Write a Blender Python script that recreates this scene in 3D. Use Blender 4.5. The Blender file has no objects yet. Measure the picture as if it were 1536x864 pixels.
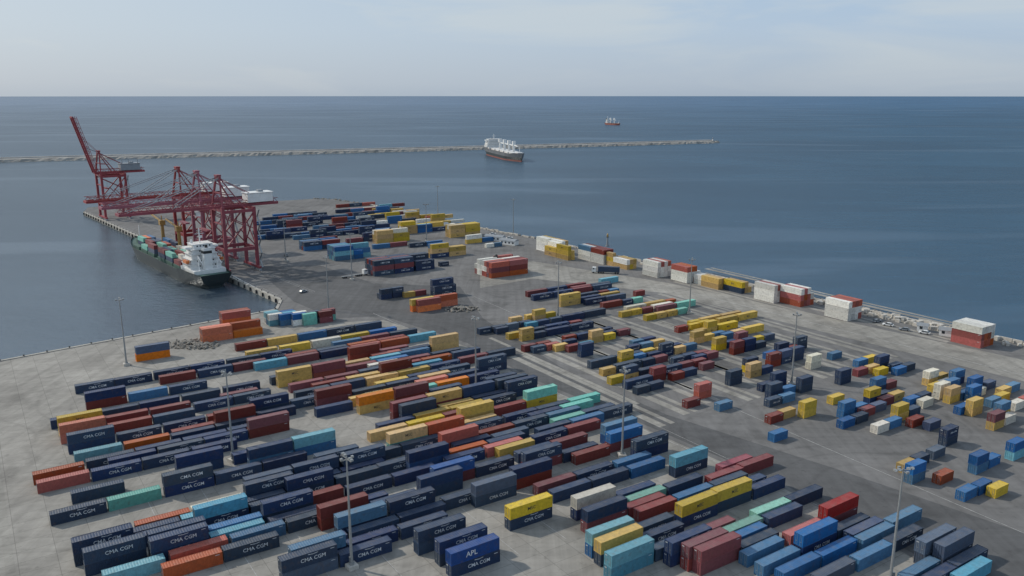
import bpy, math, random
from mathutils import Vector, Matrix
random.seed(7)
S=bpy.context.scene
# ------------------------------------------------------------------ image pixel to ground projection
H=100.0; F=1240.0; TH=math.atan(291/F)
sT,cT=math.sin(TH),math.cos(TH)
def G(u,v,z=0.0):
    """ground position projected from image pixel coordinates"""
    a=(u-768)/F; b=(v-432)/F
    k=(H-z)/(sT+b*cT)
    return Vector((a*k,(cT-b*sT)*k,z))
YA=math.radians(33.65)                 # yard axis
L=Vector((math.cos(YA),math.sin(YA),0)); W=Vector((-math.sin(YA),math.cos(YA),0))
SEA=-2.5
# ------------------------------------------------------------------ materials
def mat(name,col,rough=.7,var=.15,scale=1.0,metal=0,objrand=0.0,grime=0.0,dust=0.0):
    m=bpy.data.materials.new(name); m.use_nodes=True
    n=m.node_tree.nodes; l=m.node_tree.links; b=n['Principled BSDF']
    b.inputs['Roughness'].default_value=rough; b.inputs['Metallic'].default_value=metal
    tc=n.new('ShaderNodeTexCoord'); no=n.new('ShaderNodeTexNoise'); no.inputs['Scale'].default_value=scale
    no.inputs['Detail'].default_value=6; no.inputs['Roughness'].default_value=.65
    src=tc.outputs['Object']
    oi=n.new('ShaderNodeObjectInfo')
    if objrand>0:
        ad=n.new('ShaderNodeVectorMath'); ad.operation='ADD'
        ml=n.new('ShaderNodeMath'); ml.operation='MULTIPLY'; ml.inputs[1].default_value=200
        l.new(oi.outputs['Random'],ml.inputs[0]); l.new(src,ad.inputs[0]); l.new(ml.outputs[0],ad.inputs[1]); src=ad.outputs[0]
    l.new(src,no.inputs['Vector'])
    rmp=n.new('ShaderNodeMapRange'); rmp.inputs[1].default_value=.3; rmp.inputs[2].default_value=.7
    rmp.inputs[3].default_value=1-var; rmp.inputs[4].default_value=1+var
    l.new(no.outputs[0],rmp.inputs[0])
    hs=n.new('ShaderNodeHueSaturation'); hs.inputs['Color'].default_value=(*col,1)
    l.new(rmp.outputs[0],hs.inputs['Value'])
    out=hs.outputs[0]
    if objrand>0:
        h2=n.new('ShaderNodeHueSaturation'); l.new(out,h2.inputs['Color'])
        r2=n.new('ShaderNodeMapRange'); r2.inputs[3].default_value=1-objrand; r2.inputs[4].default_value=1+objrand
        l.new(oi.outputs['Random'],r2.inputs[0]); l.new(r2.outputs[0],h2.inputs['Value'])
        m7=n.new('ShaderNodeMath'); m7.operation='MULTIPLY'; m7.inputs[1].default_value=37.3
        fr=n.new('ShaderNodeMath'); fr.operation='FRACT'; l.new(oi.outputs['Random'],m7.inputs[0]); l.new(m7.outputs[0],fr.inputs[0])
        r3=n.new('ShaderNodeMapRange'); r3.inputs[3].default_value=.8; r3.inputs[4].default_value=1.12
        l.new(fr.outputs[0],r3.inputs[0]); l.new(r3.outputs[0],h2.inputs['Saturation'])
        r4=n.new('ShaderNodeMapRange'); r4.inputs[3].default_value=.485; r4.inputs[4].default_value=.515
        l.new(fr.outputs[0],r4.inputs[0]); l.new(r4.outputs[0],h2.inputs['Hue'])
        out=h2.outputs[0]
    if grime>0:
        g=n.new('ShaderNodeTexNoise'); g.inputs['Scale'].default_value=.9; g.inputs['Detail'].default_value=8; l.new(src,g.inputs['Vector'])
        gr=n.new('ShaderNodeMapRange'); gr.inputs[1].default_value=.54; gr.inputs[2].default_value=.75; gr.inputs[4].default_value=grime
        l.new(g.outputs[0],gr.inputs[0])
        mx=n.new('ShaderNodeMixRGB'); mx.inputs[2].default_value=(.11,.065,.04,1)
        l.new(gr.outputs[0],mx.inputs[0]); l.new(out,mx.inputs[1]); out=mx.outputs[0]
    if dust>0:
        ge=n.new('ShaderNodeNewGeometry'); sx=n.new('ShaderNodeSeparateXYZ'); l.new(ge.outputs['Normal'],sx.inputs[0])
        dr=n.new('ShaderNodeMapRange'); dr.inputs[1].default_value=.3; dr.inputs[2].default_value=.9; dr.inputs[4].default_value=dust
        l.new(sx.outputs[2],dr.inputs[0])
        dn=n.new('ShaderNodeTexNoise'); dn.inputs['Scale'].default_value=.45; dn.inputs['Detail'].default_value=5; l.new(src,dn.inputs['Vector'])
        dm=n.new('ShaderNodeMapRange'); dm.inputs[1].default_value=.3; dm.inputs[2].default_value=.7; dm.inputs[3].default_value=.3; dm.inputs[4].default_value=1.7; l.new(dn.outputs[0],dm.inputs[0])
        dd=n.new('ShaderNodeMath'); dd.operation='MULTIPLY'; l.new(dr.outputs[0],dd.inputs[0]); l.new(dm.outputs[0],dd.inputs[1])
        mx=n.new('ShaderNodeMixRGB'); mx.inputs[2].default_value=(.33,.31,.28,1)
        l.new(dd.outputs[0],mx.inputs[0]); l.new(out,mx.inputs[1]); out=mx.outputs[0]
    l.new(out,b.inputs['Base Color'])
    return m
COL={'n':(.013,.036,.088),'b':(.022,.125,.28),'a':(.02,.085,.23),'l':(.085,.29,.38),'g':(.15,.42,.34),'y':(.52,.34,.065),
     'o':(.62,.15,.025),'r':(.18,.027,.028),'e':(.36,.07,.035),'c':(.60,.56,.46),'k':(.06,.09,.15),'s':(.32,.025,.04),'w':(.72,.70,.64)}
CM={k:mat('container_paint_'+k,c,.6,.18,1.2,0,.26,.36,.10) for k,c in COL.items()}
M_text=mat('marking_white',(.58,.60,.62),.6,.25,1.5)
M_textd=mat('marking_dark',(.08,.07,.05),.6,.3,1.5)
M_steel=mat('galvanised_steel',(.30,.31,.31),.5,.15,2,.3)
M_dark=mat('dark_rubber',(.03,.03,.032),.8,.2,1)
M_glass=mat('window_glass',(.025,.035,.045),.15,.1,1)
M_red=mat('crane_red_paint',(.26,.035,.05),.55,.22,.15,0,.06,.25,.10)
M_white=mat('white_paint',(.72,.72,.70),.5,.1,.4,0,0,.10)
M_greyp=mat('grey_paint',(.24,.26,.28),.6,.15,.5)
M_hull=mat('hull_dark_paint',(.016,.026,.028),.45,.25,.1,0,0,.25)
M_hullred=mat('hull_red_paint',(.22,.07,.055),.6,.2,.1,0,0,.2)
M_hullgrey=mat('hull_topside_paint',(.10,.11,.12),.6,.25,.1,0,0,.3)
M_deck=mat('ship_deck_paint',(.15,.11,.10),.7,.2,.2)
M_deckg=mat('ship_deck_green',(.06,.12,.10),.7,.2,.2)
M_yel=mat('ochre_paint',(.36,.22,.06),.5,.2,.6,0,0,.3)
M_orange=mat('orange_paint',(.55,.16,.04),.5,.15,.6)
# ------------------------------------------------------------------ mesh builder
class MB:
    def __init__(s,mats): s.v=[];s.f=[];s.m=[];s.mats=mats
    def face(s,pts,m=0):
        i=len(s.v); s.v+= [tuple(p) for p in pts]; s.f.append(tuple(range(i,i+len(pts)))); s.m.append(m)
    def box(s,x0,x1,y0,y1,z0,z1,m=0):
        i=len(s.v)
        s.v+=[(x0,y0,z0),(x1,y0,z0),(x1,y1,z0),(x0,y1,z0),(x0,y0,z1),(x1,y0,z1),(x1,y1,z1),(x0,y1,z1)]
        for f in ((0,3,2,1),(4,5,6,7),(0,1,5,4),(1,2,6,5),(2,3,7,6),(3,0,4,7)):
            s.f.append(tuple(i+k for k in f)); s.m.append(m)
    def beam(s,p,q,w,h=None,m=0,up=Vector((0,0,1))):
        p=Vector(p);q=Vector(q);h=h or w; d=(q-p).normalized()
        if abs(d.dot(up))>.98: up=Vector((1,0,0))
        a=d.cross(up).normalized()*w/2; b=a.cross(d).normalized()*h/2; i=len(s.v)
        for c in (p,q):
            for sa,sb in ((-1,-1),(1,-1),(1,1),(-1,1)): s.v.append(tuple(c+a*sa+b*sb))
        for f in ((0,1,2,3),(7,6,5,4),(0,4,5,1),(1,5,6,2),(2,6,7,3),(3,7,4,0)):
            s.f.append(tuple(i+k for k in f)); s.m.append(m)
    def cyl(s,p,q,r0,r1=None,n=10,m=0):
        p=Vector(p);q=Vector(q);r1=r0 if r1 is None else r1; d=(q-p).normalized()
        up=Vector((0,0,1)) if abs(d.z)<.9 else Vector((1,0,0))
        a=d.cross(up).normalized(); b=d.cross(a).normalized(); i=len(s.v)
        for c,r in ((p,r0),(q,r1)):
            for k in range(n):
                t=2*math.pi*k/n; s.v.append(tuple(c+a*math.cos(t)*r+b*math.sin(t)*r))
        for k in range(n):
            k2=(k+1)%n; s.f.append((i+k,i+k2,i+n+k2,i+n+k)); s.m.append(m)
        s.f.append(tuple(i+k for k in range(n)));s.m.append(m)
        s.f.append(tuple(i+n+k for k in reversed(range(n))));s.m.append(m)
    def addmesh(s,me,M,m):
        i=len(s.v); s.v+=[tuple(M@v.co) for v in me.vertices]
        for p in me.polygons: s.f.append(tuple(i+k for k in p.vertices)); s.m.append(m)
    def mesh(s,name):
        me=bpy.data.meshes.new(name); me.from_pydata(s.v,[],s.f)
        for mm in s.mats: me.materials.append(mm)
        me.polygons.foreach_set('material_index',s.m); me.update(); return me
    def obj(s,name,M=None):
        return put(name,s.mesh(name+'_mesh'),M)
def put(name,me,M=None):
    o=bpy.data.objects.new(name,me); S.collection.objects.link(o)
    if M is not None: o.matrix_world=M
    return o
def frame(org,xd,z=0.0):
    a=math.atan2(xd.y,xd.x); return Matrix.Translation((org.x,org.y,z))@Matrix.Rotation(a,4,'Z')
def textmesh(txt,size,off=0.0):
    c=bpy.data.curves.new('t','FONT'); c.body=txt; c.size=size; c.align_x='CENTER'; c.align_y='CENTER'; c.offset=off*size; c.resolution_u=2
    o=bpy.data.objects.new('t',c); S.collection.objects.link(o); bpy.context.view_layer.update()
    me=bpy.data.meshes.new_from_object(o.evaluated_get(bpy.context.evaluated_depsgraph_get()))
    bpy.data.objects.remove(o); return me
T_n=textmesh('CMA CGM',1.2,.008); T_a=textmesh('APL',1.7,.012); T_y=textmesh('MSC',1.2,.01)
# ------------------------------------------------------------------ containers
def make_container(k,ln,txt):
    w=2.44; h=2.9 if ln>8 else 2.6
    b=MB([CM[k],M_textd if k in 'yc' else M_text,M_steel])
    r=.16
    for x in (0,ln-r):
        for y in (0,w-r): b.box(x,x+r,y,y+r,.0,h,0)
    for y in (0,w-.1):
        b.box(r,ln-r,y,y+.1,.02,.2,0); b.box(r,ln-r,y,y+.1,h-.12,h-.01,0)
    for x in (0,ln-.1):
        b.box(x,x+.1,r,w-r,.02,.2,0); b.box(x,x+.1,r,w-r,h-.14,h-.01,0)
    n=int((ln-2*r)/.29); p=(ln-2*r)/n; d=.055
    for side in (0,1):
        ya=.02 if side==0 else w-.02; yb=ya+d if side==0 else ya-d
        for i in range(n):
            x=r+i*p
            pts=[(x,yb),(x+p*.18,ya),(x+p*.5,ya),(x+p*.68,yb),(x+p,yb)]
            for (xa,y0),(xb,y1) in zip(pts[:-1],pts[1:]):
                q=[(xa,y0,.2),(xb,y1,.2),(xb,y1,h-.12),(xa,y0,h-.12)]
                b.face(q if side==0 else q[::-1],0)
    n=int((ln-.2)/.55); p=(ln-.2)/n
    for i in range(n):
        x=.1+i*p
        pts=[(x,h-.07),(x+p*.2,h-.03),(x+p*.6,h-.03),(x+p*.8,h-.07),(x+p,h-.07)]
        for (xa,z0),(xb,z1) in zip(pts[:-1],pts[1:]): b.face([(xa,.1,z0),(xb,.1,z1),(xb,w-.1,z1),(xa,w-.1,z0)],0)
    b.face([(0.1,.1,.15),(0.1,w-.1,.15),(ln-.1,w-.1,.15),(ln-.1,.1,.15)],0)
    b.face([(.05,w-r,.2),(.05,r,.2),(.05,r,h-.14),(.05,w-r,h-.14)],0)
    for yy in (.45,.85,1.56,1.96): b.cyl((.02,yy,.12),(.02,yy,h-.1),.035,n=5,m=2)
    for yy in (.45,1.56): b.box(-.01,.04,yy,yy+.42,1.05,1.12,2)
    b.box(.0,.045,w/2-.03,w/2+.03,.2,h-.14,0)
    m=8
    for i in range(m):
        y=r+i*(w-2*r)/m; y2=y+(w-2*r)/m
        xx=ln-.03 if i%2 else ln-.09
        b.face([(xx,y,.2),(xx,y2,.2),(xx,y2,h-.14),(xx,y,h-.14)],0)
    t={'n':T_n,'a':T_a,'y':T_y}.get(k)
    if t is not None and txt:
        cx=ln*{'y':.5,'a':.42,'n':.56}[k]
        sc=1 if ln>8 else .6
        MA=Matrix.Translation((cx,.004,h*.5))@Matrix.Rotation(math.pi/2,4,'X')@Matrix.Scale(sc,4)
        b.addmesh(t,MA,1)
        MB2=Matrix.Translation((ln-cx,w-.004,h*.5))@Matrix.Rotation(math.pi,4,'Z')@Matrix.Rotation(math.pi/2,4,'X')@Matrix.Scale(sc,4)
        b.addmesh(t,MB2,1)
        if k=='n' and ln>8:
            for i in range(5):
                x0=cx-1.1+i*.44; z0=h*.82+.16*abs(i-2)*.3
                b.face([(x0,.004,z0),(x0+.44,.004,z0+.02*(i-2)),(x0+.44,.004,z0+.12),(x0,.004,z0+.12)],1)
    if txt:
        b.box(ln-1.5,ln-.6,-.0,.019,h-.52,h-.42,1)
        b.box(-.005,.045,1.5,2.1,h-.6,h-.45,1)
    return b.mesh('container_'+k)
CME={}
def cmesh(k,big):
    txt=random.random()<(.66 if big else .3)
    if (k,big,txt) not in CME: CME[(k,big,txt)]=make_container(k,12.19 if big else 6.06,txt)
    return CME[(k,big,txt)]
placed=[]
count=0
def overlaps(l0,w0,dl,dw,mg=.25):
    for a,b,c,d in placed:
        if l0<a+c+mg and a<l0+dl+mg and w0<b+d+mg and b<w0+dw+mg: return True
    return False
def stack(org,ks,big=True,alongW=False,tight=False):
    global count
    ln=12.19 if big else 6.06; w=2.44
    l0=org.dot(L); w0=org.dot(W)
    dl,dw=(w,ln) if alongW else (ln,w)
    if tight:
        if overlaps(l0,w0,dl,dw,-.1): return False
    else:
        ok=False
        for s in (0,.6,-.6,1.2,-1.2,1.8,-1.8,2.6,-2.6):
            for sl in (0,1.0,2.0):
                if not overlaps(l0+sl,w0+s,dl,dw): ok=True; break
            if ok: break
        if not ok: return False
        w0+=s; l0+=sl
    placed.append((l0,w0,dl,dw))
    z=0; h=2.9 if big else 2.6
    for k in ks:
        j=random.uniform(-.07,.07)
        rz=YA+random.gauss(0,.006)
        o=L*(l0+j)+W*(w0+random.uniform(-.06,.06))
        if alongW: o=o+W*ln; rz=rz-math.pi/2
        elif random.random()<.3:
            o=o+L*ln+W*w; rz+=math.pi
        M=Matrix.Translation((o.x,o.y,z+.02))@Matrix.Rotation(rz,4,'Z')
        put('shipping_container',cmesh(k,big),M); z+=h+.01; count+=1
    return True
def row(u,v,spec,gap=.55):
    p=G(u,v)
    for t in spec.split():
        if t[0]=='_': p=p+L*(float(t[1:]) if len(t)>1 else 12.7); continue
        big=True
        if t[0]=='2': big=False; t=t[1:]
        stack(p+W*random.uniform(-.3,.3)+L*random.uniform(-.2,.2),t,big)
        p=p+L*((12.19 if big else 6.06)+gap)
def blk(u,v,rows,alongW=False,gap=.12):
    p0=G(u,v)
    for i,spec in enumerate(rows):
        p=p0+(L if alongW else W)*(i*(2.44+gap))
        for t in spec.split():
            if t[0]=='_': p=p+(W if alongW else L)*(float(t[1:]) if len(t)>1 else 12.5); continue
            big=True
            if t[0]=='2': big=False; t=t[1:]
            stack(p,t,big,alongW,True)
            p=p+(W if alongW else L)*((12.19 if big else 6.06)+.3)
blk(562,415,['nrn nrn _1 nn','rnr rnn nn','nnn nnr nrn','nnr nrn nnn','rnn nnn nn'])
blk(503,392,['blb 2bb','lbb lb','bbl bll','lbl bb','bbb'])
blk(457,377,['bn nr','rn bb','nb b','bb nb'])
blk(737,418,['ere ere','rer cer','ewe err','eww eew','ww _1 ww','www ww','ew ewe'])
blk(648,388,['nyy yy','yyb ny'])
blk(566,366,['yyy yy','yyy yyc','yyw yy'])
blk(604,352,['yy bb n','ywy nl y','yyy yy yy'])
blk(676,357,['yyy yyy','yyc yyy','yyy yyy'])
blk(305,515,['oo o','oo oe'])
blk(335,500,['ooe','oee'])
blk(413,496,['_13 2gg _1 2rr','_9 2wb 2kk _1 2gr','_4 2bb 2ew','2lw 2bl','2bl 2lb','2wl'])
blk(653,447,['nn','nnn'])
blk(572,450,['2nn 2nn','2n'])
blk(622,470,['_2 oe','oy oe'])
blk(607,447,['2y 2r'])
def cst(u,v,rows): blk(u,v,rows,True)
cst(838,383,['yw www','www www','ywy wwy'])
cst(852,391,['yyy yy','yy yyw'])
cst(905,397,['wwr wwb','wbr www','ebr wwr'])
cst(940,405,['yw 2yyy','yy yyy','yy'])
cst(986,417,['www','wwe','www','wwe'])
cst(1030,425,['wwe','wwe','ewe','ew'])
cst(1053,428,['2ww 2w','2ww'])
cst(1077,435,['yy','yy','y 2y'])
cst(1112,441,['ny','yy','y'])
cst(1160,455,['www','wwe','www','ww'])
cst(1200,461,['eew','eee','eew','ew'])
cst(1271,482,['www','wwe','wwe','ewe'])
cst(1470,523,['eew','eew','eew','eww'])
R='''
205,543|ok
113,592|n n n n n n
242,578|r n r
131,616|rn b n
334,606|r
78,645|n n n n n
90,655|yy r r n n
93,667|oo r n
105,682|nn n n r
260,662|r rr n
113,697|l e n n
165,706|n n n rr
50,728|e n n n n
57,742|e n n n
268,718|nn _2 n
110,757|n
77,790|n g nn n n
205,805|e c nn n n
185,818|n l n nn n
113,832|n l n n n
113,848|nn n nl n
130,866|nn nn b nn
155,882|l e b n n
215,810|e
230,852|nn l
245,872|e n
326,826|l n
376,705|bn bl
378,628|nn n
365,757|nn nn nn
350,770|n n nn n
405,735|n nn n n
437,750|n n nn
450,770|r n n
480,797|rr n nn
510,812|nb nn
440,838|k n n n
440,862|nb n n
375,877|b n
420,875|kn n
516,827|b n
629,835|nn
661,850|nn
676,868|na
708,757|nk rn
765,797|ny
652,735|ra n
615,711|an e n
666,700|n e
555,664|y y r
588,684|gy re n
645,668|r y n
568,652|n y y n
690,688|n n
540,622|yo rr n
555,610|r g o
475,627|n y y
475,612|rr n n y
590,632|rr ry nn
608,640|nn y n nn
690,640|yy r yg
700,654|y n n g
720,664|r n b
670,686|re n y
797,637|n g
830,645|g n
800,655|n b n
745,686|y n r
777,695|n r
740,702|n n
790,712|rn n
863,697|r rb
907,668|ab
953,692|nn
1012,717|nl
808,747|r n b
830,757|n n b
870,738|n b
930,724|b
865,783|nc n
880,802|rn r
886,838|bl n
902,852|ny n
916,872|ll n r
945,768|g n
960,785|r b n
990,790|b k n
1008,755|n r r
1011,797|ny ny n
1043,740|r s
1115,757|r n
1024,792|k g r
1080,812|g g n
1000,848|nn n n
1022,852|rr _1 b n
1051,866|rr n
980,868|y n
1120,852|b e rs
1145,868|b nb n
1192,824|nb k
1130,800|n nr
1268,815|k
1176,880|b b b b
1230,888|k b n
1385,852|kk
1345,878|b kk
1370,890|n n
1425,880|l
1060,880|b n
355,528|r y b n n
370,540|y y c y b
380,554|l r n e r
425,549|r n e e l
408,578|n r y l b
418,582|yy er r b
437,590|r r n r e
445,602|n n y y n
470,590|r y rr l
525,545|rr r
500,525|b r n
560,545|e n yy
555,560|c r n
570,590|y n n
618,587|o n
632,550|yy n
672,572|n nn
640,560|c r n
600,600|n r n
700,612|y nn
655,620|r y n
737,597|nn
690,600|r n
792,446|r n r
800,452|n n r n
841,461|yy n y
880,459|n k
902,427|l
862,440|r n
870,450|n 2r 2b
905,464|r 2n 2g
933,477|2y 2y 2r c
940,470|c y 2e
970,482|2y 2y 2y 2g
985,470|r g
925,450|n 2r
720,503|2n 2n
740,500|2n 2k 2n
767,486|2y _2 2y
800,482|2yy 2y
790,494|2l 2n 2n n n
764,510|2y 2y 2n n 2r
783,513|2yy 2n n n
787,529|2r 2r
800,531|2n 2e
828,526|2y 2n
848,515|2r 2n n
872,537|2nn
853,529|2r 2l
888,516|2yy 2y
912,509|2n 2r
1017,500|2r 2y 2y
1038,492|2y y y
1045,505|2y 2yy y
1040,517|2yy 2y 2b
1073,527|2yy 2n 2rr
1078,488|y y
1085,510|2b 2y y
1100,533|2rr 2nn 2n
1110,522|2r 2y 2k
888,554|n 2n 2n 2y
930,548|2yy 2b
905,565|2y n 2n 2r
917,578|2y 2yn n
940,585|n 2rr
955,593|2n 2n
945,530|2n 2b 2y
950,522|2b 2n
968,542|2n 2nn 2y 2b
990,535|2y 2n
985,566|n 2r 2r
1005,573|2r 2n
1055,557|2r
1010,548|2n 2n 2r
1043,545|2n 2r
1048,600|2ee
1032,614|2r
1078,618|2b
1095,580|2nn
1125,568|2yy 2n
1120,560|2yn
1155,552|2rr 2nk 2nn
1150,540|2b 2nn 2r
1143,588|2n 2nn
1155,600|2nn 2b
1155,612|2n 2b
1155,637|2r 2y
1205,628|2yy
1250,608|2y
1195,592|2nn
1160,664|2b
1180,530|2n 2nn
1215,555|2cc
1248,541|2b
1260,578|2nn
1287,552|2b 2y
1287,566|2r 2y 2nn
1313,592|2nb 2r
1303,609|2ny 2n
1263,644|2b 2n
1265,629|2bb 2b
1295,627|2r 2k
1315,652|2c 2b
1300,618|2c 2r 2y
1340,636|2yy 2n
1368,642|2r
1395,648|2k
1338,558|2n
1318,566|2y 2b 2n
1392,580|2yc 2y
1408,600|2cc 2bb
1400,590|2y 2c 2nb
1385,614|2c
1425,607|2yy 2b
1448,602|2bb 2c
1465,592|2bb 2k
1363,611|2b 2n
1440,623|2b 2c
1458,626|2yy
1490,647|2yr 2c
1485,612|2b 2y
1500,597|2y 2b
1510,634|2yb
1523,617|2c 2e
1520,692|2lb
1418,671|2nn
1355,711|2y 2n
1380,700|2r 2k
1366,727|2bb
1410,728|2e
1447,754|2b 2b
1465,713|2bb 2b
1492,748|2y
380,352|n b r
392,345|b nn n
400,360|nn n b
412,350|k n
430,342|rr n
440,360|b nn n n
425,333|b r n
448,327|b n
470,345|b r n nn
480,353|nn b r
495,348|r b nn
520,325|r n b
525,318|e c
545,322|r bb y
560,318|y k
505,312|r n e
570,312|l r
535,330|w n
580,330|yy w
590,322|w y
540,345|b n
610,330|yy y
625,335|w yy
640,345|yy w b
455,365|n r
385,338|b n n
395,332|n r b
410,327|b n n
385,360|b n
415,341|n b nn
500,338|rr n
510,332|b bn y
480,330|n b
560,338|w bb n
540,352|nn b
565,326|y r w
505,320|n b r
575,352|b w
655,338|y w
640,330|e y
700,366|yw b
560,374|b r
615,372|n b
520,365|r nn
730,372|2w 2b
660,400|2n
'''
for ln in R.strip().split('\n'):
    a,sp=ln.split('|'); u,v=a.split(','); row(float(u),float(v),sp)
print('containers',count)
# ------------------------------------------------------------------ ground
def ground_mat(name,col,var,joints=False,stripe=None,rough=.9):
    m=bpy.data.materials.new(name); m.use_nodes=True
    n=m.node_tree.nodes; l=m.node_tree.links; b=n['Principled BSDF']; b.inputs['Roughness'].default_value=rough
    b.inputs['Specular IOR Level'].default_value=.25
    tc=n.new('ShaderNodeTexCoord'); mp=n.new('ShaderNodeMapping'); mp.inputs['Rotation'].default_value=(0,0,-YA)
    l.new(tc.outputs['Object'],mp.inputs[0])
    def noise(sc,lo,hi,a,c,vec=None,det=6,dist=0):
        x=n.new('ShaderNodeTexNoise'); x.inputs['Scale'].default_value=sc; x.inputs['Detail'].default_value=det; x.inputs['Roughness'].default_value=.6; x.inputs['Distortion'].default_value=dist
        l.new(vec or mp.outputs[0],x.inputs['Vector']); r=n.new('ShaderNodeMapRange')
        r.inputs[1].default_value=lo;r.inputs[2].default_value=hi;r.inputs[3].default_value=a;r.inputs[4].default_value=c
        l.new(x.outputs[0],r.inputs[0]); return r.outputs[0]
    def mul(a,c):
        x=n.new('ShaderNodeMath'); x.operation='MULTIPLY'; l.new(a,x.inputs[0]); l.new(c,x.inputs[1]); return x.outputs[0]
    f=mul(noise(.018,.35,.65,1-var,1+var),noise(.35,.3,.7,1-var*.6,1+var*.6))
    f=mul(f,noise(.05,.53,.66,1,.74,det=9,dist=.6))
    f=mul(f,noise(.5,.60,.70,1,.80,det=4))
    mp2=n.new('ShaderNodeMapping'); mp2.inputs['Rotation'].default_value=(0,0,-YA-.08); mp2.inputs['Scale'].default_value=(.35,.012,1)
    l.new(tc.outputs['Object'],mp2.inputs[0]); f=mul(f,noise(1,.35,.68,1.08,.86,mp2.outputs[0],dist=.3))
    mp3=n.new('ShaderNodeMapping'); mp3.inputs['Rotation'].default_value=(0,0,-YA); mp3.inputs['Scale'].default_value=(.012,.4,1)
    l.new(tc.outputs['Object'],mp3.inputs[0]); f=mul(f,noise(1,.3,.7,1.07,.92,mp3.outputs[0],dist=.3))
    tn=n.new('ShaderNodeTexNoise'); tn.inputs['Scale'].default_value=.010; tn.inputs['Detail'].default_value=1.0; l.new(mp.outputs[0],tn.inputs['Vector'])
    mm=n.new('ShaderNodeMath'); mm.operation='MULTIPLY'; mm.inputs[1].default_value=22; l.new(tn.outputs[0],mm.inputs[0])
    fr=n.new('ShaderNodeMath'); fr.operation='PINGPONG'; fr.inputs[1].default_value=.5; l.new(mm.outputs[0],fr.inputs[0])
    tr=n.new('ShaderNodeMapRange'); tr.inputs[1].default_value=.0; tr.inputs[2].default_value=.10; tr.inputs[3].default_value=.88; tr.inputs[4].default_value=1; l.new(fr.outputs[0],tr.inputs[0])
    f=mul(f,tr.outputs[0])
    if joints:
        br=n.new('ShaderNodeTexBrick'); br.offset=0; br.inputs['Scale'].default_value=1; br.inputs['Brick Width'].default_value=7.5; br.inputs['Row Height'].default_value=5
        br.inputs['Mortar Size'].default_value=.06; br.inputs['Color1'].default_value=(1,1,1,1); br.inputs['Color2'].default_value=(.86,.86,.86,1); br.inputs['Mortar'].default_value=(.6,.6,.6,1)
        l.new(mp.outputs[0],br.inputs['Vector']); f=mul(f,br.outputs[0])
    hs=n.new('ShaderNodeHueSaturation'); hs.inputs['Color'].default_value=(*col,1); l.new(f,hs.inputs['Value'])
    l.new(hs.outputs[0],b.inputs['Base Color'])
    return m
M_asph=ground_mat('yard_asphalt',(.165,.160,.155),.14)
M_conc=ground_mat('yard_concrete',(.315,.298,.268),.13,True)
M_strip=ground_mat('strip_concrete',(.30,.285,.255),.16,True)
M_road=ground_mat('road_asphalt',(.108,.107,.107),.14)
q0=G(413,464); qL=G(0,541); qc=G(420,450); qe=G(125,318)
qd=(qe-qc).normalized(); B=Vector((-qd.y,qd.x,0))
if B.x>0: B=-B
lq=(qL-q0)
cA=G(800,357); cB=G(1536,516); cd=(cB-cA)
shore=[G(u,v) for u,v in ((132,311),(200,306),(300,303),(400,302),(440,300),(470,298),(500,299),(550,306),(600,317),(660,329),(725,343))]+[cA,cB,cB+cd*1.2]
poly=[q0+lq*3, q0, qc, qe]+shore+[Vector((1100,-300,0)),Vector((-1100,-300,0))]
b=MB([M_asph])
b.face(poly,0)
for p,q in zip(poly,poly[1:]+poly[:1]): b.face([p,q,q+Vector((0,0,-9)),p+Vector((0,0,-9))],0)
b.obj('port_ground')
def sheet(name,pts,m,z):
    bb=MB([m]); bb.face([Vector((p.x,p.y,z)) for p in pts],0); return bb.obj(name)
sheet('concrete_yard',[q0+lq*2.9-W*1.5,q0-W*1.5,G(470,486),G(575,480),G(700,520),G(800,575),G(960,640),G(1180,735),G(1420,864),G(1500,930),Vector((300,40,0)),Vector((-500,40,0))],M_conc,.012)
b=MB([M_strip])
for i in range(15):
    p=G(1010,640)+L*(i*13.4-4)+W*(2+(i%3)*3)
    for dx,w in ((0,3.0),(4.8,2.0)):
        b.face([Vector((x.x,x.y,.03)) for x in (p+L*dx,p+L*(dx+w),p+L*(dx+w)+W*(84+i*5),p+L*dx+W*(84+i*5))],0)
b.obj('wheel_strip_pavement')
b=MB([M_strip])
for i in range(13):
    p=G(60,760)+L*(i*25.6-60)-W*30
    b.face([Vector((x.x,x.y,.03)) for x in (p,p+L*1.8,p+L*1.8+W*(92),p+W*(92))],0)
b.obj('wheel_strip_pavement')
sheet('service_road',[G(720,432),G(800,418),G(1000,440),G(1536,572),G(1800,640),G(1800,600),G(1536,540),G(1290,487),G(1000,424),G(800,392),G(720,400)],M_strip,.02)
sheet('access_road',[G(380,400),G(440,452),G(500,478),G(575,474),G(700,514),G(800,569),G(960,634),G(1180,729),G(1420,857),G(1520,930),G(1800,900),G(1640,835),G(1250,702),G(1000,622),G(850,556),G(725,478),G(690,430),G(560,425),G(480,398)],M_road,.022)
M_line=mat('worn_road_paint',(.36,.355,.34),.8,.5,.8)
b=MB([M_line])
def line(p,q,w=.2,z=.045):
    d=(q-p).normalized(); s=Vector((-d.y,d.x,0))*w/2
    b.face([Vector((x.x,x.y,z)) for x in (p-s,q-s,q+s,p+s)],0)
line(G(560,470),G(1300,790)); line(G(700,440),G(1536,800)) 
for o in (2.2,3.6,20,21.5): line(qc-B*o+qd*5,qe-B*o-qd*5,.16)
line(G(1000,430),G(1536,563),.3)
p0=G(640,800)
for i in range(-4,8): line(p0+L*(i*12.8)-W*20,p0+L*(i*12.8)+W*60,.14)
b.obj('road_marking')
M_cope=mat('cope_concrete',(.36,.34,.30),.9,.25,.3)
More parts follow.
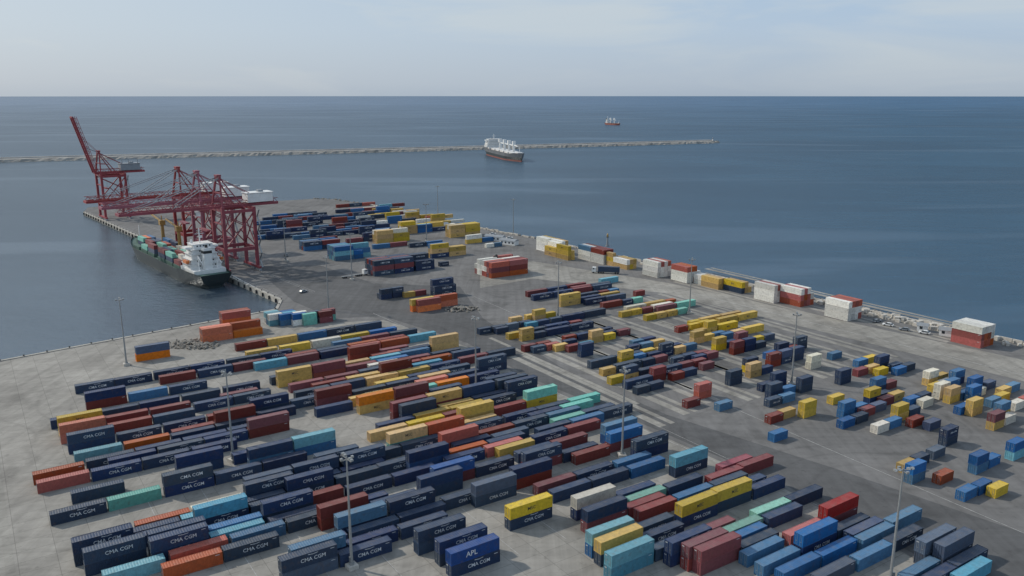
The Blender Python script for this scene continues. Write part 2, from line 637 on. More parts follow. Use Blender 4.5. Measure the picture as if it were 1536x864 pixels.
def coping(name,p,q,inn,w=1.3,h=.28):
    d=(q-p).normalized(); ln=(q-p).length
    bb=MB([M_cope,M_dark]); s=inn.normalized()
    n=int(ln/8)
    for i in range(n):
        a=p+d*(i*ln/n+.04); c=p+d*((i+1)*ln/n-.04); r=random.uniform(-.02,.02)
        bb.beam(a+s*w/2+Vector((0,0,h/2+r)),c+s*w/2+Vector((0,0,h/2+r)),w,h,0)
        bb.beam(a-s*.06+Vector((0,0,-1.2)),c-s*.06+Vector((0,0,-1.2)),.12,2.9,0)
        m_=(a+c)/2
        bb.beam(m_-s*.5+Vector((0,0,-2.0)),m_-s*.5+Vector((0,0,-.1)),.9,.8,1)
        bb.cyl(a+s*.7+Vector((0,0,h)),a+s*.7+Vector((0,0,h+.55)),.22,.3,8,1)
    return bb.obj(name)
coping('quay_wall',qe,qc,-B); coping('quay_wall',q0,q0+lq*2.5,-W)
coping('quay_wall',qc,q0,Vector((1,0,0)))
# ------------------------------------------------------------------ revetment + parapet
M_rock=mat('rock',(.24,.22,.19),.95,.4,.35)
def rock(bb,c,r):
    n=6; rings=[(-.5,.75),(.15,1.0),(.65,.55)]; i0=len(bb.v); sx,sy,sz=(random.uniform(.7,1.35) for _ in range(3)); ph=random.random()*6
    for z,rr in rings:
        for k in range(n):
            t=ph+2*math.pi*k/n; q=rr*random.uniform(.75,1.2)*r
            bb.v.append((c.x+math.cos(t)*q*sx,c.y+math.sin(t)*q*sy,c.z+z*r*sz))
    for j in range(2):
        for k in range(n):
            k2=(k+1)%n; bb.f.append((i0+j*n+k,i0+j*n+k2,i0+(j+1)*n+k2,i0+(j+1)*n+k)); bb.m.append(0)
    bb.f.append(tuple(i0+2*n+k for k in range(n))); bb.m.append(0)
bb=MB([M_rock])
pts=shore[5:]
for p,q in zip(pts[:-1],pts[1:]):
    ln=(q-p).length; d=(q-p).normalized(); o=Vector((-d.y,d.x,0))
    if o.y<0: o=-o
    for i in range(int(ln*2.2)):
        t=random.random()*ln; s=random.random()**.8*8-1.0
        rock(bb,p+d*t+o*s+Vector((0,0,.25-s*.42)),random.uniform(.5,1.15))
bb.obj('rock_revetment')
M_par=mat('parapet_concrete',(.50,.47,.42),.9,.25,.4)
bb=MB([M_par])
def parap(p,q,inn):
    ln=(q-p).length; d=(q-p).normalized(); x=0
    while x<ln-4:
        w=random.uniform(3,7)
        if random.random()<.86:
            h=random.choice((.9,1.1,1.3,1.6))
            bb.beam(p+d*x+inn*1.5+Vector((0,0,h/2)),p+d*(x+w-.25)+inn*1.5+Vector((0,0,h/2)),.5,h)
            bb.beam(p+d*(x+.3)+inn*2.1+Vector((0,0,h*.35)),p+d*(x+.8)+inn*2.1+Vector((0,0,h*.35)),.7,h*.7)
        x+=w
inn=Vector((-cd.y,cd.x,0)).normalized()
if inn.y>0: inn=-inn
parap(shore[7],shore[8],inn);parap(shore[8],shore[9],inn);parap(shore[9],shore[10],inn)
parap(shore[10],cA,inn); parap(cA,cB+cd*.5,inn)
bb.obj('parapet_wall')
bb=MB([M_par,M_rock])
for i in range(190):
    t=random.choice((random.uniform(.45,1.3),random.uniform(.72,.95),random.uniform(.72,.95),random.random()*1.3)); p=cA+cd*t+inn*random.uniform(3.5,9); a=random.random()*3; s=random.uniform(.5,2.0)
    d=Vector((math.cos(a),math.sin(a),0)); bb.beam(p+Vector((0,0,s*.5)),p+d*random.uniform(1,3)+Vector((0,0,s*.5)),s,s,0)
bb.obj('concrete_block_pile')
for (u,v,r) in ((285,516,7),(690,464,6),(300,520,5)):
    bb=MB([M_rock]); c=G(u,v)
    for i in range(140):
        a=random.random()*6.28; q=random.random()*r
        rock(bb,c+Vector((math.cos(a)*q*1.6,math.sin(a)*q,.25+(1-q/r)*.7)),random.uniform(.2,.7))
    bb.obj('rubble_heap')
# ------------------------------------------------------------------ breakwater
pL=G(-250,250,SEA); pR=G(1078,214,SEA)
d=(pR-pL).normalized(); o=Vector((-d.y,d.x,0)); ln=(pR-pL).length
M_bw=mat('breakwater_rock',(.25,.24,.22),.95,.4,.09); M_bwroad=mat('breakwater_road',(.42,.40,.37),.9,.2,.05)
bb=MB([M_bw,M_bwroad]); n=int(ln/5)
prof=[(-17,-1.5),(-13,1.2),(-9,3.6),(-5,4.6),(3,4.6),(3.1,6.6),(5,6.8),(9,5.0),(15,1.5),(20,-1.5)]
for i in range(n+1):
    t=i*ln/n; e=min(1,max(.05,(ln-t)/18))**.5; wob=6*math.sin(t*.004)
    for j,(s,z) in enumerate(prof):
        jj=0 if j in (3,4,5,6) else 1
        c=pL+d*(t+jj*random.uniform(-1.5,1.5))+o*((s+jj*random.uniform(-1.4,1.4))*(.4+.6*e)+wob)
        zz=(z+jj*random.uniform(-.9,.9)); zz=-1.5+(zz+1.5)*e
        bb.v.append((c.x,c.y,SEA+zz+.0))
m=len(prof)
for i in range(n):
    for j in range(m-1):
        bb.f.append((i*m+j,(i+1)*m+j,(i+1)*m+j+1,i*m+j+1)); bb.m.append(1 if j in (3,4,5) else 0)
for k in range(160):
    t=ln-random.random()*40; c=pL+d*t+o*random.uniform(-10,10)*min(1,(ln-t+6)/20)+Vector((0,0,random.uniform(-.3,3)))
    rock(bb,c,random.uniform(1,2.4))
bb.obj('breakwater')
def beacon(c,h,m0,m1,r=1.2):
    bb=MB([m0,m1,M_dark])
    bb.cyl(c,c+Vector((0,0,1)),1.6*r,1.6*r,12,0); bb.cyl(c+Vector((0,0,1)),c+Vector((0,0,h)),r,r*.7,12,0); bb.cyl(c+Vector((0,0,h)),c+Vector((0,0,h+.3)),1.3*r,1.3*r,12,2)
    bb.cyl(c+Vector((0,0,h+.3)),c+Vector((0,0,h+1.8)),.7*r,.7*r,10,1); bb.cyl(c+Vector((0,0,h+1.8)),c+Vector((0,0,h+2.6)),.8*r,.1,10,1)
    bb.obj('harbour_beacon')
beacon(pR-d*16+Vector((0,0,3)),6,M_white,M_greyp)
beacon(G(911,370),6.5,M_greyp,M_yel,.8)
# ------------------------------------------------------------------ cranes
def crane(t,up,name='ship_to_shore_crane'):
    b=MB([M_red,M_white,M_steel,M_glass,M_greyp])
    g=18.0; w=8.2; HB=36
    P=b.beam
    for y in (-w,w):
        P((0,y,1.4),(0,y,HB+2),1.5,1.7); P((-g,y,1.4),(-g,y,HB+1),1.5,1.7)
        P((0,y,13),(-g,y,13),1.3,1.9)
        P((0,y,HB-1),(-g,y,HB-1),1.2,1.6)
        P((0,y,14),(-g,y,HB-2),.7); P((-g,y,14),(-g*.5,y,25),.55)
        P((0,y,HB-2),(-g,y,24),.45)
        for x in (0,-g):
            for k in (-3,0,3): b.box(x-.7,x+.7,y+k-1.1,y+k+1.1,.05,1.1,4)
    for x in (0,-g):
        P((x,-w-3.5,1.9),(x,w+3.5,1.9),1.4,1.3)
        P((x,-w,13),(x,w,13),1.2,1.7); P((x,-w,HB),(x,w,HB),1.2,1.8)
    P((-g,-w,14),(-g,w,HB-4),.5); P((-g,w,14),(-g,-w,HB-4),.5)
    P((0,-w,HB-8),(0,w,HB-8),.7)
    zb=HB+1.6
    def girder(p,q,n):
        p=Vector(p);q=Vector(q); dr=(q-p).normalized(); nz=Vector((-dr.z,0,dr.x)); 
        for y in (-3.1,3.1):
            a=Vector((0,y,0)); P(p+a,q+a,.8,1.5); 
            P(p+a+nz*2.8,q+a+nz*2.8,.3,.3)
            for i in range(n):
                s0=p+(q-p)*(i/n)+a; s1=p+(q-p)*((i+.5)/n)+a+nz*2.8; s2=p+(q-p)*((i+1)/n)+a
                P(s0,s1,.22); P(s1,s2,.22)
        for i in range(0,n+1):
            s=p+(q-p)*(i/n); P(s+Vector((0,-3.1,0)),s+Vector((0,3.1,0)),.5)
        for y in (-4.2,): 
            P(p+Vector((0,y,0)),q+Vector((0,y,0)),.9,.12,m=2); P(p+Vector((0,y-.4,0))+nz*1.1,q+Vector((0,y-.4,0))+nz*1.1,.08,m=2)
    girder((-g-17,0,zb),(3,0,zb),9)
    hinge=Vector((3,0,zb)); ang=math.radians(75) if up else 0; BL=46 if up else 50
    tip=hinge+Vector((math.cos(ang),0,math.sin(ang)))*BL
    girder(hinge+Vector((.4*math.cos(ang),0,.4*math.sin(ang))),tip,12)
    P(tip+Vector((0,-3.6,0)),tip+Vector((0,3.6,0)),1.0,1.4)
    ax=Vector((-1.5,0,54))
    for y in (-w,w):
        P((0,y,HB+1),(-1.5,y*.35,54),.95); P((-g*.72,y,HB),(-1.8,y*.35,53.5),.6)
        P((-g-10,y*.38,zb+1),(-2,y*.35,53.5),.35)
        P((-.7,y*.7,45),(-7,y*.72,44.5),.4)
    P((-1.5,-3.6,54),(-1.5,3.6,54),1.3,1.5); P((-.8,-w*.68,45.5),(-.8,w*.68,45.5),.6)
    b.box(-2.8,-.2,-2.2,2.2,54.7,55.6,0)
    dr=(tip-hinge).normalized()
    for y in (-2.8,2.8):
        for fr in ((.45,.92) if not up else (.45,)):
            q=hinge+dr*BL*fr+Vector((0,y,.9)); P(ax+Vector((0,y,0)),q,.36,m=4)
        if up: P(ax+Vector((0,y,0)),hinge+dr*BL*.7+Vector((0,y,0)),.2)
    b.box(-g-13.5,-g+1.5,-4.2,4.2,zb+1.3,zb+6.5,4 if up else 1); b.box(-g-14,-g+2,-4.6,4.6,zb+6.5,zb+6.8,4 if up else 1)
    for i in range(5): b.box(-g-12+i*2.8,-g-10.8+i*2.8,-4.23,-4.2,zb+3.4,zb+4.6,3)
    b.box(-g-9,-g-6,-1.5,1.5,zb+6.8,zb+8.0,4)
    if up:
        for xx in (-g-12,-g-5,-g): b.beam((xx,3,zb+6.8),(xx,3,zb+10.5),.5,m=4)
        b.beam((-g-12,3,zb+10.5),(-g,3,zb+10.5),.6,m=4)
    cx=-4 if up else random.choice((8,14,-6)); b.box(cx-2.5,cx+2.5,-2.6,2.6,zb-2.0,zb-1.0,0)
    b.box(cx+2.2,cx+4.6,-1.2,1.2,zb-4.4,zb-1.6,1); b.box(cx+4.6,cx+4.66,-1.0,1.0,zb-4.1,zb-2.2,3)
    for yy in (-1.4,1.4):
        for xx in (-1.5,1.5): P((cx+xx,yy,zb-2),(cx+xx,yy,zb-12),.07,m=2)
    b.box(cx-1.2,cx+1.2,-6,6,zb-12.8,zb-12,0)
    for i in range(8):
        z0=2+i*4.2; y0,y1=(w+1,w+4.2) if i%2 else (w+4.2,w+1)
        P((-g-1.3,y0,z0),(-g-1.3,y1,z0+4.2),.8,.18,m=2); b.box(-g-2,-g-.7,w+.8,w+1.6,z0,z0+.1,2)
    p=qc+qd*t-B*3.0
    return b.obj(name,frame(p,B,0.02))
for t,u in ((86,0),(121,0),(156,0),(352,1)): crane(t,u)
# ------------------------------------------------------------------ ships
def hull(b,LN,BM,D,mh,mr,md,boot=1.2,mtop=None):
    n=28; rows=[]
    for i in range(n+1):
        s=i/n; x=s*LN
        if s<.12: fd=.80+.2*(s/.12)**.6; fw=.35+.6*(s/.12)**.7
        elif s<.72: fd=1; fw=.95+ .05*min(1,(s-.12)/.1)
        else:
            q=(s-.72)/.28; fd=max(0.02,(1-q**2.6)); fw=max(.01,(1-q**1.5)*.99)
        sh=D+ (1.9*((s-.86)/.14)**.5 if s>.86 else 0)+(1.2 if s<.2 else 0)
        rake=(5*(s-.85)/.15) if s>.85 else (-3*(1-s/.1) if s<.1 else 0)
        lev=[(-1.5,fw*.97,0),(boot,fw,.1),(boot+.02,fw,.1),(D*.6,(fw+2*fd)/3,.55),(sh,fd,1),(sh+1.0,fd*1.0,1.1)]
        rows.append([(x+rake*r,BM/2*f,z) for z,f,r in lev])
    m=6
    for side in (-1,1):
        i0=len(b.v)
        for r in rows:
            for x,y,z in r: b.v.append((x,y*side,z))
        for i in range(n):
            for j in range(m-1):
                f=(i0+i*m+j,i0+(i+1)*m+j,i0+(i+1)*m+j+1,i0+i*m+j+1)
                b.f.append(f if side<0 else f[::-1]); b.m.append(mr if j==0 else (mtop if (mtop is not None and j>=3) else mh))
    for i in range(n):
        a=rows[i][4]; c=rows[i+1][4]
        b.face([(a[0],-a[1],a[2]-.1),(c[0],-c[1],c[2]-.1),(c[0],c[1],c[2]-.1),(a[0],a[1],a[2]-.1)],md)
    r=rows[0]
    for j in range(m-1): b.face([(r[j][0],r[j][1],r[j][2]),(r[j][0],-r[j][1],r[j][2]),(r[j+1][0],-r[j+1][1],r[j+1][2]),(r[j+1][0],r[j+1][1],r[j+1][2])],mr if j==0 else mh)
def house(b,x0,x1,BM,z,levels,mw,mg):
    for i in range(levels):
        sh=i*.7; hw=BM/2-.8-i*.75
        top=(i==levels-1)
        if top: hw=BM/2-.6
        a,c=x0+sh*.9,x1-sh*.55
        b.box(a,c,-hw if not top else -hw+3.4,hw if not top else hw-3.4,z,z+2.45,mw)
        if top: b.box(a+1.5,c-1.5,-hw-.3,hw+.3,z-.02,z+1.1,mw); b.box(a-.3,c+.3,-hw+3.0,hw-3.0,z+2.45,z+2.6,mw)
        else: b.box(a-.9,c+.7,-hw-.5,hw+.5,z+2.45,z+2.6,mw)
        if not top:
            for yy in (-hw-.45,hw+.45): b.beam((a-.9,yy,z+3.6),(c+.7,yy,z+3.6),.08,m=mw)
        k=int((2*hw-5)/1.7)
        for j in range(k):
            y=-hw+2.8+j*1.7
            if top and abs(y+.6)>hw-4.2: continue
            b.box(c,c+.04,y,y+.8 if not top else y+1.4,z+1.1,z+1.9,mg); b.box(a-.04,a,y,y+.8,z+1.1,z+1.9,mg)
        for j in range(int((c-a)/2)):
            for s in (-1,1):
                yy=(hw if not top else hw-3.4)*s; b.box(a+.6+j*2,a+1.4+j*2,min(yy,yy+.04*s),max(yy,yy+.04*s),z+1.1,z+1.9,mg)
        z+=2.65
    return z
def feeder():
    b=MB([M_hull,M_hullred,M_deckg,M_white,M_glass,M_yel,M_orange,M_steel,M_dark]+[CM[k] for k in 'nrgbrekoc'])
    LN,BM,D=146,20.5,6.0
    hull(b,LN,BM,D,0,0,2)
    b.box(6,28,-8.7,8.7,D+1.0,D+3.2,3)
    zt=house(b,12,25,BM-2,D+3.2,5,3,4)
    b.box(7.5,11.5,-2.2,2.2,D+3.2,zt-1.5,3); b.box(7.4,11.6,-2.25,2.25,zt-4.5,zt-3,8); b.cyl((9.5,0,zt-1.5),(9.5,0,zt),.8,.8,8,8)
    for s in (-1,1): b.beam((8.5,s*5,D+3.2),(8.5,s*5,D+11),.5,m=3); b.beam((8.5,s*5,D+10.5),(1.5,s*5,D+7),.3,m=3)
    b.beam((19,0,zt),(19,0,zt+8),.5,m=3); b.beam((19,-2.5,zt+5),(19,2.5,zt+5),.25,m=3); b.beam((19,-1.5,zt+7),(19,1.5,zt+7),.2,m=3)
    b.cyl((17,0,zt+3),(17,0,zt+4.2),.9,.9,8,3); b.cyl((21,4,zt),(21,4,zt+1.8),.8,.5,8,3)
    for s in (-1,1):
        b.beam((13,s*9.3,D+7.3),(19,s*9.3,D+7.3),1.7,1.6,6); b.beam((12.2,s*9.3,D+7.5),(13,s*9.3,D+7.5),1.1,1.0,6); b.beam((19,s*9.3,D+7.5),(19.8,s*9.3,D+7.5),1.1,1.0,6)
        for x in (13.5,18.5): b.beam((x,s*8,D+4.5),(x,s*9.8,D+9.2),.3,m=3)
    for hx in (30,44.5,59,79,93.5,110):
        b.box(hx,hx+13,-8.2,8.2,D,D+1.9,2)
        for j in range(6):
            hgt=random.choice((1,1,2,2,2)) if hx<100 else random.choice((0,1,1,2))
            for k in range(hgt):
                y=-7.9+j*2.65
                b.box(hx+.4,hx+12.6,y,y+2.44,D+1.92+k*2.65,D+1.9+(k+1)*2.6+.02,9+random.randrange(9))
    for cx in (75.5,107.8):
        b.cyl((cx,-6.5,D),(cx,-6.5,D+15),1.2,1.0,12,5); b.box(cx-1.6,cx+1.6,-8.2,-4.8,D+15,D+18,5)
        b.beam((cx+1,-6.5,D+17),(cx+22,-6,D+20),.7,.8,5); b.beam((cx,-6.5,D+19),(cx+20,-6.2,D+20.6),.15,m=8)
        b.beam((cx,-6.5,D+18),(cx,-6.5,D+21),.5,m=5)
    b.beam((137,0,D+2),(137,0,D+12),.5,m=3); b.box(130,136,-2.6,2.6,D+1,D+3,2)
    p=qc+qd*57+B*11.8
    b.beam((1,-7.5,D+1),(-26,-12.5,3),.12,m=3); b.beam((2,-8.5,D+1),(-10,-12.8,3),.12,m=3)
    return b.obj('container_ship',frame(p,qd,SEA))
feeder()
def bulker(p,q,LN,name,red=False):
    b=MB([M_hull if not red else M_hullred,M_hullred,M_deck,M_white,M_glass,M_greyp,M_orange,M_dark,M_hullgrey])
    BM=LN/6.2; D=LN*.058
    hull(b,LN,BM,D,0,1,2,D*.2,8 if not red else None)
    b.box(LN*.035,LN*.19,-BM*.42,BM*.42,D,D+3.2,3)
    zt=house(b,LN*.05,LN*.15,BM,D+3.2,5,3,4)
    b.box(LN*.025,LN*.05,-2.6,2.6,D+3,zt+1,5); b.box(LN*.024,LN*.051,-2.7,2.7,zt-2,zt-.4,7)
    b.beam((LN*.12,0,zt),(LN*.12,0,zt+8),.8,m=3); b.beam((LN*.12,-3,zt+5),(LN*.12,3,zt+5),.4,m=3)
    for i in range(5):
        x=LN*(.22+i*.145); b.box(x,x+LN*.105,-BM*.32,BM*.32,D,D+2.4,3 if not red else 2)
    for i in range(4 if not red else 2):
        x=LN*(.34+i*.145*(1 if not red else 2))
        b.cyl((x,0,D),(x,0,D+14),2.1,1.8,10,3); b.box(x-2.4,x+2.4,-2.4,2.4,D+13,D+19,3)
        b.beam((x+1,0,D+13),(x+LN*.12,0,D+12),1.3,1.3,3)
    b.beam((LN*.95,0,D),(LN*.95,0,D+11),.7,m=3); b.box(LN*.9,LN*.97,-BM*.14,BM*.14,D+1,D+3.4,3)
    M=frame(p,(q-p),SEA); b.obj(name,M)
p=G(736,231,SEA); q=G(782,243,SEA); bulker(p,q,(q-p).length,'bulk_carrier')
p=G(909,187,SEA); q=G(929,188,SEA); bulker(p,q,(q-p).length,'cargo_ship',True)
# ------------------------------------------------------------------ light masts
def mastmesh(h=26):
    b=MB([M_steel,M_dark,M_par,M_white])
    b.box(-1.1,1.1,-1.1,1.1,0,.9,2); b.cyl((0,0,.9),(0,0,h),.34,.16,10,0); b.cyl((0,0,.9),(0,0,1.3),.6,.6,8,0)
    b.box(-2.1,2.1,-.09,.09,h-.5,h-.3,0); b.box(-.09,.09,-1.4,1.4,h-.72,h-.52,0)
    for x in (-2,-1.1,1.1,2): b.box(x-.3,x+.3,-.45,.1,h-.28,h+.12,0); b.box(x-.25,x+.25,-.5,-.46,h-.22,h+.06,3)
    for y in (-1.3,1.2): b.box(-.3,.3,y-.25,y+.25,h-.5,h-.1,0)
    b.cyl((0,0,h),(0,0,h+1.1),.05,.02,5,0)
    b.box(.35,.8,-.25,.25,1.2,2.4,0)
    return b.mesh('mast')
MM=mastmesh()
for u,v in ((190,548),(350,692),(528,852),(714,585),(933,685),(837,476),(1034,470),(1187,577),(1335,874),(493,466),(528,420),(657,326),(770,352),(429,392),(640,362)):
    p=G(u,v); put('light_mast',MM,Matrix.Translation(p)@Matrix.Rotation(random.random()*3,4,'Z'))
# ------------------------------------------------------------------ vehicles
def wheel(b,x,y,r,w,m): b.cyl((x,y-w/2,r),(x,y+w/2,r),r,r,12,m)
def truck(u,v,ang,ck):
    b=MB([M_white,M_dark,M_glass,CM[ck] if ck else M_steel,M_steel])
    for x in (1.2,2.6,9.5,10.8,12.1,15.2):
        for y in (-1,1): wheel(b,x,y,.5,.35,1)
    b.box(.2,13,-.5,.5,.75,1.05,4); b.box(12.3,16,-.5,.5,.6,.95,4)
    b.box(13.7,16.1,-1.2,1.2,.8,2.2,0); b.box(13.7,15.8,-1.15,1.15,2.2,3.4,0); b.face([(16.12,-1.05,2.15),(16.12,1.05,2.15),(15.84,.95,3.2),(15.84,-.95,3.2)],2)
    for s in (-1,1): b.box(14.6,15.5,min(s*1.16,s*1.2),max(s*1.16,s*1.2),2.3,3.0,2)
    b.box(16.1,16.2,-1.2,1.2,.45,.9,4)
    if ck:
        b.box(.3,12.5,-1.22,1.22,1.15,4.0,3)
        for i in range(40): b.box(.5+i*.3,.62+i*.3,-1.25,1.25,1.3,3.85,3)
    p=G(u,v); b.obj('container_truck',Matrix.Translation(p+Vector((0,0,.03)))@Matrix.Rotation(ang,4,'Z'))
truck(930,411,YA+math.pi-.8,'n'); truck(512,418,YA+.1,None)
def stacker(u,v,ang,m):
    b=MB([m,M_dark,M_glass,M_steel])
    for x in (0,6):
        for y in (-1.6,1.6): wheel(b,x,y,.95,.8,1)
    b.box(-1.6,7,-1.1,1.1,.9,1.9,0); b.box(-2.2,.6,-1.6,1.6,1.2,2.6,0); b.box(1.6,3.6,-.7,.9,1.9,3.9,0)
    b.box(3.6,3.64,-.6,.8,2.5,3.7,2); b.box(1.7,3.5,-.74,-.7,2.5,3.7,2)
    for y in (-1.0,1.1): b.beam((-1.2,y,2.6),(-1.0,y,4.2),.4)
    b.beam((-1.2,0.05,4.1),(8.6,.05,9.6),.9,1.1); b.beam((8.6,.05,9.6),(8.8,.05,7.2),.5); b.beam((2.5,.05,1.9),(5.2,.05,7.2),.35,m=3)
    b.box(8.0,9.6,-6,6,6.6,7.2,0)
    for y in (-6,5.6): b.box(7.8,9.9,y,y+.4,6.2,6.6,3)
    b.obj('reach_stacker',Matrix.Translation(G(u,v)+Vector((0,0,.03)))@Matrix.Rotation(ang,4,'Z'))
stacker(728,410,YA+.1,M_dark)
def car(u,v,ang,m):
    b=MB([m,M_dark,M_glass])
    for x in (.9,3.5):
        for y in (-.8,.8): wheel(b,x,y,.34,.24,1)
    b.box(0,4.5,-.88,.88,.32,.85,0)
    i=len(b.v); b.v+=[(.3,-.82,.85),(3.5,-.82,.85),(3.5,.82,.85),(.3,.82,.85),(.9,-.68,1.42),(2.7,-.68,1.42),(2.7,.68,1.42),(.9,.68,1.42)]
    for f,mm in (((4,5,6,7),0),((0,1,5,4),2),((1,2,6,5),2),((2,3,7,6),2),((3,0,4,7),2)): b.f.append(tuple(i+k for k in f)); b.m.append(mm)
    b.obj('parked_car',Matrix.Translation(G(u,v)+Vector((0,0,.03)))@Matrix.Rotation(ang,4,'Z'))
for u,v,a,m in ((735,352,.4,M_white),(748,355,.5,M_greyp),(1340,490,2.5,M_white),(1365,497,2.6,M_greyp),(1395,502,2.5,M_white),(450,440,1,M_greyp),(1310,484,.5,M_greyp),(760,358,.4,M_white),(430,385,2,M_greyp)): car(u,v,a,m)
def shed(u,v,lx,ly,h,ang):
    b=MB([M_white,M_glass,M_greyp])
    b.box(0,lx,0,ly,0,h,0)
    i=len(b.v); b.v+=[(-.4,-.4,h),(lx+.4,-.4,h),(lx+.4,ly+.4,h),(-.4,ly+.4,h),(-.4,ly/2,h+1.1),(lx+.4,ly/2,h+1.1)]
    for f in ((0,1,5,4),(2,3,4,5),(0,4,3),(1,2,5)): b.f.append(tuple(i+k for k in f)); b.m.append(2)
    for k in range(int(lx/3)): b.box(1+k*3,2.2+k*3,-.03,0,1,2.2,1); 
    b.box(-.03,0,ly*.4,ly*.6,0,2.1,1)
    b.obj('site_shed',Matrix.Translation(G(u,v))@Matrix.Rotation(ang,4,'Z'))
shed(727,360,14,5,3,math.radians(-28)); shed(750,366,12,5,3,math.radians(-34)); shed(655,343,10,5,3,.5); shed(1408,503,5,3,2.6,-.6); shed(1375,496,4,3,2.5,-.6)
# ------------------------------------------------------------------ sea
m=bpy.data.materials.new('sea_water'); m.use_nodes=True; n=m.node_tree.nodes; l=m.node_tree.links
for x in list(n): n.remove(x)
out=n.new('ShaderNodeOutputMaterial'); tc=n.new('ShaderNodeTexCoord')
def nz(scale,sx,sy,rot,det=5,dist=0):
    mp=n.new('ShaderNodeMapping'); mp.inputs['Scale'].default_value=(sx,sy,1); mp.inputs['Rotation'].default_value=(0,0,rot); l.new(tc.outputs['Object'],mp.inputs[0])
    x=n.new('ShaderNodeTexNoise'); x.inputs['Scale'].default_value=scale; x.inputs['Detail'].default_value=det; x.inputs['Distortion'].default_value=dist; l.new(mp.outputs[0],x.inputs['Vector']); return x.outputs[0]
def mr(a,lo,hi,c,d):
    x=n.new('ShaderNodeMapRange'); x.inputs[1].default_value=lo;x.inputs[2].default_value=hi;x.inputs[3].default_value=c;x.inputs[4].default_value=d; l.new(a,x.inputs[0]); return x.outputs[0]
def mth(op,a,c,k=None):
    x=n.new('ShaderNodeMath'); x.operation=op
    for i,v in enumerate((a,c,k)):
        if v is None: continue
        if isinstance(v,(int,float)): x.inputs[i].default_value=v
        else: l.new(v,x.inputs[i])
    return x.outputs[0]
def mixc(f,a,c):
    x=n.new('ShaderNodeMixRGB'); l.new(f,x.inputs[0])
    for i,v in ((1,a),(2,c)):
        if isinstance(v,tuple): x.inputs[i].default_value=(*v,1)
        else: l.new(v,x.inputs[i])
    return x.outputs[0]
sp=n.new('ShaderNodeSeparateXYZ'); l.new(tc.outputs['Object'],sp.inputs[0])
# sun glare painted into the water: greyer, glossier west -> bluer, darker east
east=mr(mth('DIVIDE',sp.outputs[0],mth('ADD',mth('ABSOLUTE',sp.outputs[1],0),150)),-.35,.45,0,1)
far=mr(sp.outputs[1],900,9000,0,1)  # distance haze painted into the sea colour, paler further out
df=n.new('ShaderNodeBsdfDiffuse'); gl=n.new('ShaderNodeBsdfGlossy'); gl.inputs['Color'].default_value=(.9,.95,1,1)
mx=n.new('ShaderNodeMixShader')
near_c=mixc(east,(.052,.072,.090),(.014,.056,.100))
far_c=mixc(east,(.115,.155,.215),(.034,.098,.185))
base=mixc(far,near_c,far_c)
pat=mixc(mr(nz(.0016,1,2.0,.2,4,1.2),.35,.65,0,1),(.84,.84,.84),(1.18,1.15,1.12))
pat2=mixc(mr(nz(.03,1,3.0,.35,6,.5),.3,.7,0,1),(.90,.90,.90),(1.10,1.10,1.10))
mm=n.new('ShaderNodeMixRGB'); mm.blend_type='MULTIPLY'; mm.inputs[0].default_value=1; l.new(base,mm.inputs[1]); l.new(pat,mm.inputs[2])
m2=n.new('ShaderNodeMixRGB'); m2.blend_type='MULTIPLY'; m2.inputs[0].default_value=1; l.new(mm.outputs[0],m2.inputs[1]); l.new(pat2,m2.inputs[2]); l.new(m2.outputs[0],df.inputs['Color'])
streak=mr(nz(.0030,.30,1.5,.45,4,1.8),.56,.64,0,1)
fac=mth('ADD',mth('MULTIPLY',streak,.055),mr(east,0,1,.25,.15)); l.new(fac,mx.inputs[0])
gl.inputs['Roughness'].default_value=.24
bp=n.new('ShaderNodeBump'); bp.inputs['Strength'].default_value=.6; bp.inputs['Distance'].default_value=.7
l.new(mth('ADD',nz(.25,1,2.2,.5,4),nz(.04,1,1.6,.3,3)),bp.inputs['Height']); l.new(bp.outputs[0],gl.inputs['Normal']); l.new(bp.outputs[0],df.inputs['Normal'])
l.new(df.outputs[0],mx.inputs[1]); l.new(gl.outputs[0],mx.inputs[2]); l.new(mx.outputs[0],out.inputs[0])
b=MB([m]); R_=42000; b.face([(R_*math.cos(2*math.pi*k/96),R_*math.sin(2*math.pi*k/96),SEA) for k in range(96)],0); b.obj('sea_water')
# ------------------------------------------------------------------ sky and sun
SUN_EL=math.radians(38); SUN_AZ=math.radians(-68)   # azimuth from +Y towards +X
w=bpy.data.worlds.new('World'); S.world=w; w.use_nodes=True; n=w.node_tree.nodes; l=w.node_tree.links
bg=n['Background']; wo=n['World Output']
sk=n.new('ShaderNodeTexSky'); sk.sky_type='NISHITA'; sk.sun_disc=False; sk.sun_elevation=SUN_EL; sk.sun_rotation=SUN_AZ%(2*math.pi); sk.dust_density=2.0; sk.air_density=1.0; sk.altitude=100
l.new(sk.outputs[0],bg.inputs[0]); bg.inputs[1].default_value=.08
b2=n.new('ShaderNodeBackground'); b2.inputs[1].default_value=1.17
tc=n.new('ShaderNodeTexCoord'); sx=n.new('ShaderNodeSeparateXYZ'); l.new(tc.outputs['Generated'],sx.inputs[0])
rp=n.new('ShaderNodeValToRGB'); l.new(sx.outputs[2],rp.inputs[0])
e=rp.color_ramp.elements; e[0].position=0; e[0].color=(.38,.46,.56,1); e[1].position=.22; e[1].color=(.32,.49,.70,1)
k=e.new(.012); k.color=(.41,.49,.59,1)
k=e.new(.07); k.color=(.41,.52,.66,1)
k=e.new(.6); k.color=(.30,.43,.62,1)
mp=n.new('ShaderNodeMapping'); mp.inputs['Scale'].default_value=(1.2,1.2,7); l.new(tc.outputs['Generated'],mp.inputs[0])
no=n.new('ShaderNodeTexNoise'); no.inputs['Scale'].default_value=2.6; no.inputs['Detail'].default_value=7; no.inputs['Roughness'].default_value=.55; no.inputs['Distortion'].default_value=.5; l.new(mp.outputs[0],no.inputs[0])
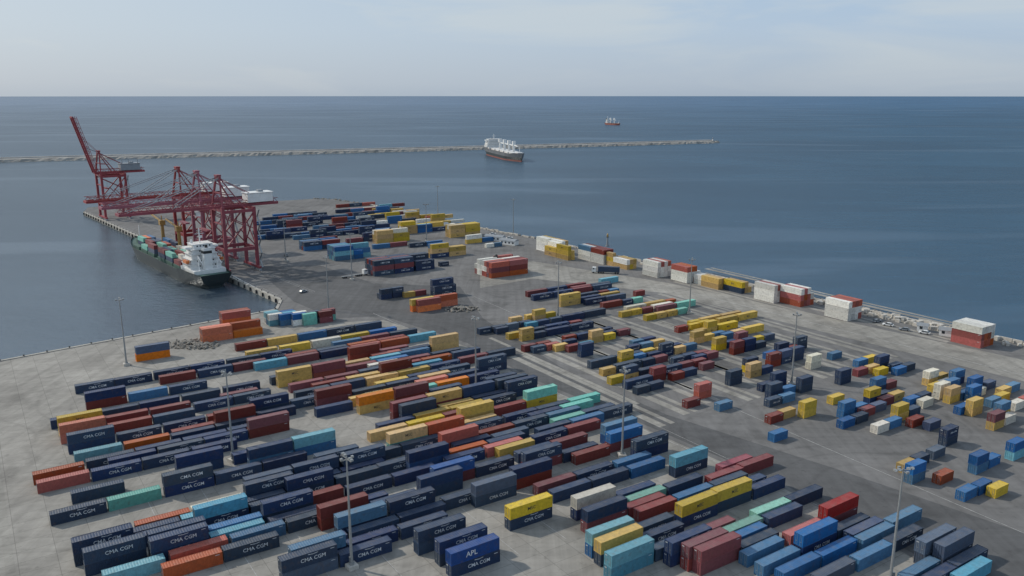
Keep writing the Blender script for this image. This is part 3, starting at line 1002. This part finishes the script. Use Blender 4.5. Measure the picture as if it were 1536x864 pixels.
r2=n.new('ShaderNodeMapRange'); r2.inputs[1].default_value=.42; r2.inputs[2].default_value=.66; r2.inputs[4].default_value=.8; l.new(no.outputs[0],r2.inputs[0])
r3=n.new('ShaderNodeMapRange'); r3.inputs[1].default_value=-.65; r3.inputs[2].default_value=.35; r3.inputs[3].default_value=.7; r3.inputs[4].default_value=0; l.new(sx.outputs[0],r3.inputs[0])
r4=n.new('ShaderNodeMapRange'); r4.inputs[1].default_value=0; r4.inputs[2].default_value=.12; r4.inputs[3].default_value=.45; r4.inputs[4].default_value=1; l.new(sx.outputs[2],r4.inputs[0])
mxx=n.new('ShaderNodeMath'); mxx.operation='MAXIMUM'; l.new(r2.outputs[0],mxx.inputs[0]); l.new(r3.outputs[0],mxx.inputs[1])
mxy=n.new('ShaderNodeMath'); mxy.operation='MULTIPLY'; l.new(mxx.outputs[0],mxy.inputs[0]); l.new(r4.outputs[0],mxy.inputs[1])
mc=n.new('ShaderNodeMixRGB'); l.new(mxy.outputs[0],mc.inputs[0]); l.new(rp.outputs[0],mc.inputs[1]); mc.inputs[2].default_value=(.56,.61,.64,1)
l.new(mc.outputs[0],b2.inputs[0])
ms=n.new('ShaderNodeMixShader'); ms.inputs[0].default_value=.8; l.new(bg.outputs[0],ms.inputs[1]); l.new(b2.outputs[0],ms.inputs[2]); l.new(ms.outputs[0],wo.inputs[0])
sl=bpy.data.lights.new('sun','SUN'); sl.energy=2.8; sl.angle=math.radians(1.5); sl.color=(1,.93,.82)
so=bpy.data.objects.new('sun',sl); S.collection.objects.link(so)
sd=Vector((math.sin(SUN_AZ)*math.cos(SUN_EL),math.cos(SUN_AZ)*math.cos(SUN_EL),math.sin(SUN_EL)))
so.rotation_mode='QUATERNION'; so.rotation_quaternion=sd.to_track_quat('Z','Y'); so.location=(0,0,300)
# ------------------------------------------------------------------ camera
c=bpy.data.cameras.new('camera'); co=bpy.data.objects.new('camera',c); S.collection.objects.link(co); S.camera=co
c.sensor_width=36; c.lens=36*F/1536; c.clip_start=1; c.clip_end=100000
co.location=(0,0,H); co.rotation_euler=(math.pi/2-TH,0,0)
S.view_settings.view_transform='Standard'; S.view_settings.look='None'; S.view_settings.exposure=0
